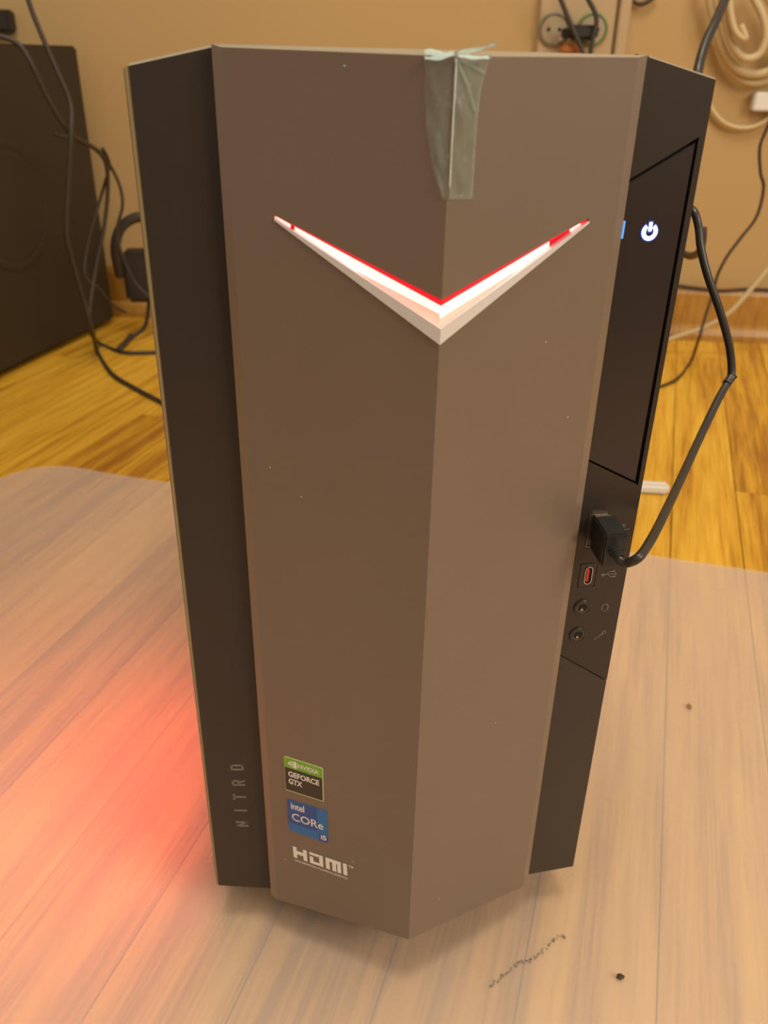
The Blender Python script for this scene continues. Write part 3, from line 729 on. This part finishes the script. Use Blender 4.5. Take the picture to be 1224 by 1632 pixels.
cable('thin_cable', [(88, 214, 0.89), (120, 224, 0.93), (158, 240, 0.97), (178, 268, 0.99), (192, 300, 1.0), (195, 330, 1.0), (186, 370, 1.0), (196, 410, 1.0), (215, 450, 1.0), (240, 475, 1.0)], 0.0022, M_cord_bg,
      'thin dark cable arching beside the right edge of the speaker box')
cable('thin_cable', [(163, 236, 0.93), (174, 262, 0.95), (165, 300, 0.96), (150, 350, 0.95), (138, 400, 0.94), (136, 440, 0.93), (158, 460, 0.94), (178, 485, 0.96), (200, 498, 0.98)], 0.0022, M_cord_bg,
      'thin dark cable slanting in front of the right edge of the speaker box')
# black headphone-like adapter with a lead behind the tower
ad = thing('power_adapter', FL(228, 500), 'black power adapter with looped lead between speaker box and tower', 'adapter')
c = AY(224, 436, 1.04); c.z = 0
H_ = AY(224, 398, 1.04).z; Z0 = AY(224, 478, 1.04).z
bm = bmesh.new(); add_box(bm, Vector((c.x+0.012, c.y, Z0+(H_-Z0)/2)), Vector((0.035, 0, 0)), Vector((0, 0.02, 0)), Vector((0.0, 0.0, (H_-Z0)/2)), 0.006)
fin('adapter_body', bm, M_sub2, ad)
bm = bmesh.new(); add_tube(bm, [(c.x+0.01, c.y, Z0+0.006), (c.x+0.0, c.y-0.01, 0.02), (c.x-0.018, c.y-0.020, 0.006), (c.x-0.022, c.y-0.022, 0.0022)], 0.003, 8, 4); fin('adapter_foot', bm, M_sub2, ad)
bm = bmesh.new(); add_tube(bm, [AY(192, 440, 1.03), AY(184, 400, 1.02), AY(189, 370, 1.02), AY(205, 352, 1.02), AY(228, 346, 1.02), AY(250, 360, 1.02), AY(255, 400, 1.03), AY(240, 430, 1.03)], 0.0075, 10, 7)
fin('lead_loop', bm, M_cord_bg, ad, True)
cable('cable_end', [(190, 556, 'f'), (200, 546, 'f'), (209, 535, 'f')], 0.0042, M_cord_bg, 'short dark plug end lying on the floor behind the cables', cat='plug')
# dark clip at the top left of the wall
bm = bmesh.new(); add_box(bm, WALL(-4, 33, 0.012), WD*0.023, WN*0.0115, Vector((0, 0, 0.014)), 0.003); add_box(bm, WALL(15, 38, 0.008), WD*0.006, WN*0.0075, Vector((0, 0, 0.010)), 0.002)
tag(recenter(fin('cable_clip', bm, M_sub2)), 'small dark block on the wall above the speaker box', 'clip')

# right-hand side
cable('power_cable', [(1172, -45, 0.47), (1157, -5, 0.45), (1140, 35, 0.43), (1127, 62, 0.42), (1117, 92, 0.41), (1110, 125, 0.40), (1100, 180, 0.397), (1085, 230, 0.395)], 0.0037, M_cord,
      'thick black cable dropping behind the top right corner of the tower')
cable('thin_cable', [(1120, 362, 0.30), (1119, 385, 0.30), (1114, 402, 0.31), (1100, 408, 0.35), (1070, 406, 0.40), (1040, 470, 0.42), (1010, 640, 0.43), (980, 780, 'f')], 0.0028, M_cord_thin,
      'short dark cable curling behind the tower beside the front cable')
cable('thin_cable', [(1236, 170, 0.86), (1222, 205, 0.86), (1211, 235, 0.86), (1212, 275, 0.86), (1217, 300, 0.86), (1206, 345, 0.86), (1180, 380, 0.86), (1158, 410, 0.86), (1143, 440, 0.86), (1137, 465, 0.86), (1124, 505, 0.85), (1112, 545, 0.84), (1100, 578, 'f'), (1080, 603, 'f'), (1055, 615, 'f'), (1030, 620, 'f')], 0.0021, M_cord_thin,
      'thin brown-black cable hanging down the wall at the right edge to the floor')
cable('pale_cable', [(1250, 395, 0.90), (1224, 428, 0.90), (1196, 462, 0.90), (1160, 500, 0.90), (1122, 522, 0.91), (1090, 533, 0.92), (1060, 543, 0.93)], 0.0036, M_cord_white,
      'cream cable slanting down across the baseboard at the right')
cable('thin_cable', [(1060, 452, 'w', 0.012), (1100, 458, 'w', 0.012), (1150, 463, 'w', 0.012), (1190, 461, 'w', 0.012), (1245, 463, 'w', 0.012)], 0.0026, M_cord_thin,
      'dark cable lying along the top of the baseboard at the right')
# hanging bundle of cream cable
cb = thing('cable_bundle', WALL(1190, 120, 0.01), 'looped bundle of thick cream cable hanging on the wall at the top right', 'cable')
loops = [
    ([(1128, -20), (1136, 25), (1150, 75), (1175, 110), (1205, 118), (1235, 108), (1250, 80)], 0.020, 0.0058),
    ([(1148, -20), (1156, 30), (1165, 68), (1185, 92), (1208, 88), (1220, 62), (1217, 30), (1203, 0), (1192, -20)], 0.034, 0.0052),
    ([(1162, -20), (1164, 20), (1172, 50), (1188, 62), (1180, 40)], 0.046, 0.0045),
    ([(1140, 50), (1152, 90), (1170, 118), (1195, 132), (1225, 128), (1250, 118)], 0.012, 0.0048),
    ([(1212, -20), (1232, 10), (1245, 40), (1248, 80), (1235, 112)], 0.030, 0.0052),
]
for i, (pts, out, r) in enumerate(loops):
    bm = bmesh.new(); add_tube(bm, [WALL(u, v, out) for u, v in pts], r, 10, 7); fin('cable_loop', bm, M_cord_white, cb, True)
cable('pale_cable', [(1120, 140, 'w', 0.008), (1135, 175, 'w', 0.008), (1158, 198, 'w', 0.008), (1190, 204, 'w', 0.008), (1220, 192, 'w', 0.008), (1250, 165, 'w', 0.008)], 0.0034, M_cord_white,
      'single loop of cream cable hanging below the thick cream bundle')
bm = bmesh.new(); add_box(bm, WALL(1222, 162, 0.010), WD*0.020, WN*0.0095, Vector((0, 0, 0.012)), 0.002)
tag(recenter(fin('cable_connector', bm, M_white)), 'small cream plastic connector at the right edge below the cable bundle', 'connector')
cable('thin_cable', [(1000, -6, 'w'), (1016, 6, 'w'), (1032, 3, 'w'), (1046, -8, 'w')], 0.0030, M_cord_thin, 'bit of brown cable on the wall right of the outlet panel')
# outlet panel with two round sockets
pl0, pl1 = WALL(858, 40, 0.006), WALL(979, 40, 0.006); zb = WALL(920, 100, 0.006).z
ob = thing('outlet_panel', Vector(((pl0.x+pl1.x)/2, (pl0.y+pl1.y)/2, zb)), 'beige wall panel with two round power sockets behind the tower', 'power outlet')
bm = bmesh.new(); hw = (pl1-pl0).length/2; cc = Vector(((pl0.x+pl1.x)/2, (pl0.y+pl1.y)/2, zb+0.13))
add_box(bm, cc, WD*hw, WN*0.006, Vector((0, 0, 0.13)), 0.002); fin('faceplate', bm, M_box, ob)
q0, q1 = WALL(983, 40, 0.009), WALL(1001, 40, 0.009)
bm = bmesh.new(); add_box(bm, Vector(((q0.x+q1.x)/2, (q0.y+q1.y)/2, zb+0.13)), WD*((q1-q0).length/2), WN*0.009, Vector((0, 0, 0.13)), 0.002); fin('cable_channel', bm, M_box, ob)
for (u, v, m_) in ((883, 47, M_sockdark), (944, 47, M_sockgreen)):
    c = WALL(u, v, 0.0125); bm = bmesh.new()
    add_lathe(bm, c, WN, WD, [(0.0215, -0.001), (0.0215, 0.002), (0.019, 0.003), (0.0175, 0.001)], 32); s_ = fin('socket', bm, m_, ob)
    lathe('socket_well', c, WN, WD, [(0.0175, -0.0005), (0.0172, 0.0012), (0.005, 0.0012)], M_sock, s_, 28)
    for dx in (-0.0075, 0.0075):
        lathe('socket_hole', c+WD*dx, WN, WD, [(0.0026, 0.0008), (0.0025, 0.0016)], M_groove, s_, 12)
# plug in the right socket with two leads
pc = WALL(930, 52, 0.030)
pg = thing('wall_plug', pc, 'black angled plug with two leads in the green-ringed socket', 'plug')
bm = bmesh.new(); add_box(bm, pc, WD*0.019, WN*0.013, Vector((0, 0, 0.009)), 0.004)
add_box(bm, pc-WD*0.022+Vector((0, 0, -0.001)), WD*0.008, WN*0.007, Vector((0, 0, 0.006)), 0.002); fin('plug_body', bm, M_sub2, pg)
for nm, pts in (('lead', [(885, -25), (896, 5), (908, 35), (919, 60), (928, 82), (934, 110)]), ('lead', [(925, -25), (938, 0), (949, 22), (950, 42), (944, 65), (941, 85), (940, 110)])):
    bm = bmesh.new(); add_tube(bm, [WALL(u, v, 0.047) for u, v in pts], 0.0034, 8, 7); fin(nm, bm, M_cord_bg, pg, True)
bm = bmesh.new(); add_box(bm, WALL(910, 78, 0.030), WD*0.014, WN*0.008, Vector((0, 0, 0.006)), 0.003)
tag(recenter(fin('orange_clip', bm, M_orange)), 'orange-brown plastic bit under the black wall plug', 'clip')
bm = bmesh.new(); add_box(bm, WALL(895, 61, 0.022), WD*0.003, WN*0.004, Vector((0, 0, 0.003)), 0.001)
tag(recenter(fin('white_tip', bm, M_white)), 'tiny white tip beside the black wall plug', 'clip')

# ------------------------------------------------------------------ small bits on the floor
c = FL(1040, 777, 0.006)
bm = bmesh.new(); add_box(bm, c, Vector((0.016, -0.003, 0)), Vector((0.0012, 0.006, 0)), Vector((0, 0, 0.0055)), 0.003)
wc = recenter(fin('plastic_cap', bm, M_white)); tag(wc, 'small white plastic piece on the wooden floor right of the tower', 'plastic piece')
c = FL(988, 1559, 0.0018)
cr = random.Random(5); bm = bmesh.new(); bmesh.ops.create_icosphere(bm, subdivisions=2, radius=0.0015)
for v in bm.verts: v.co = Vector((v.co.x*1.25, v.co.y*0.9, v.co.z*0.75))*(1+cr.uniform(-0.25, 0.25)) + c + Vector((0, 0, 0.0013))
tag(recenter(fin('crumb', bm, M_crumb)), 'tiny shiny dark crumb on the mat in front of the tower', 'crumb')
bm = bmesh.new(); c = FL(1099, 1126, 0.0024)
bmesh.ops.create_icosphere(bm, subdivisions=2, radius=0.0017)
for v in bm.verts: v.co = Vector((v.co.x*1.0, v.co.y*1.6, v.co.z*0.3))*(1+cr.uniform(-0.2, 0.2)) + c
tag(recenter(fin('crumb', bm, mat('brown_crumb', (0.30, 0.17, 0.05), 0.6))), 'flat brown crumb on the mat right of the tower', 'crumb')
# dark scuff trail worn into the mat
bm = bmesh.new(); cr = random.Random(9)
trail = smooth_path([(902, 1494, 0), (890, 1493, 0), (878, 1503, 0), (862, 1518, 0), (845, 1531, 0), (828, 1534, 0), (812, 1548, 0), (795, 1560, 0), (782, 1573, 0)], 14)
for p in trail:
    if cr.random() < 0.1: continue
    r = cr.uniform(0.0003, 0.0008); q = FL(p.x+cr.uniform(-3, 3), p.y+cr.uniform(-2, 2), 0.0018)
    add_lathe(bm, q, Vector((0, 0, 1)), Vector((1, 0, 0)), [(r, 0), (r*0.7, 0.0001)], 7)
o = recenter(fin('scuff_mark', bm, film('grey_scuff', (0.22, 0.20, 0.21), 0.22, 0.8, 300, 0.12))); tag(o, 'dark grey scuff trail on the mat just right of the tower ridge', 'stain'); o['kind'] = 'stuff'
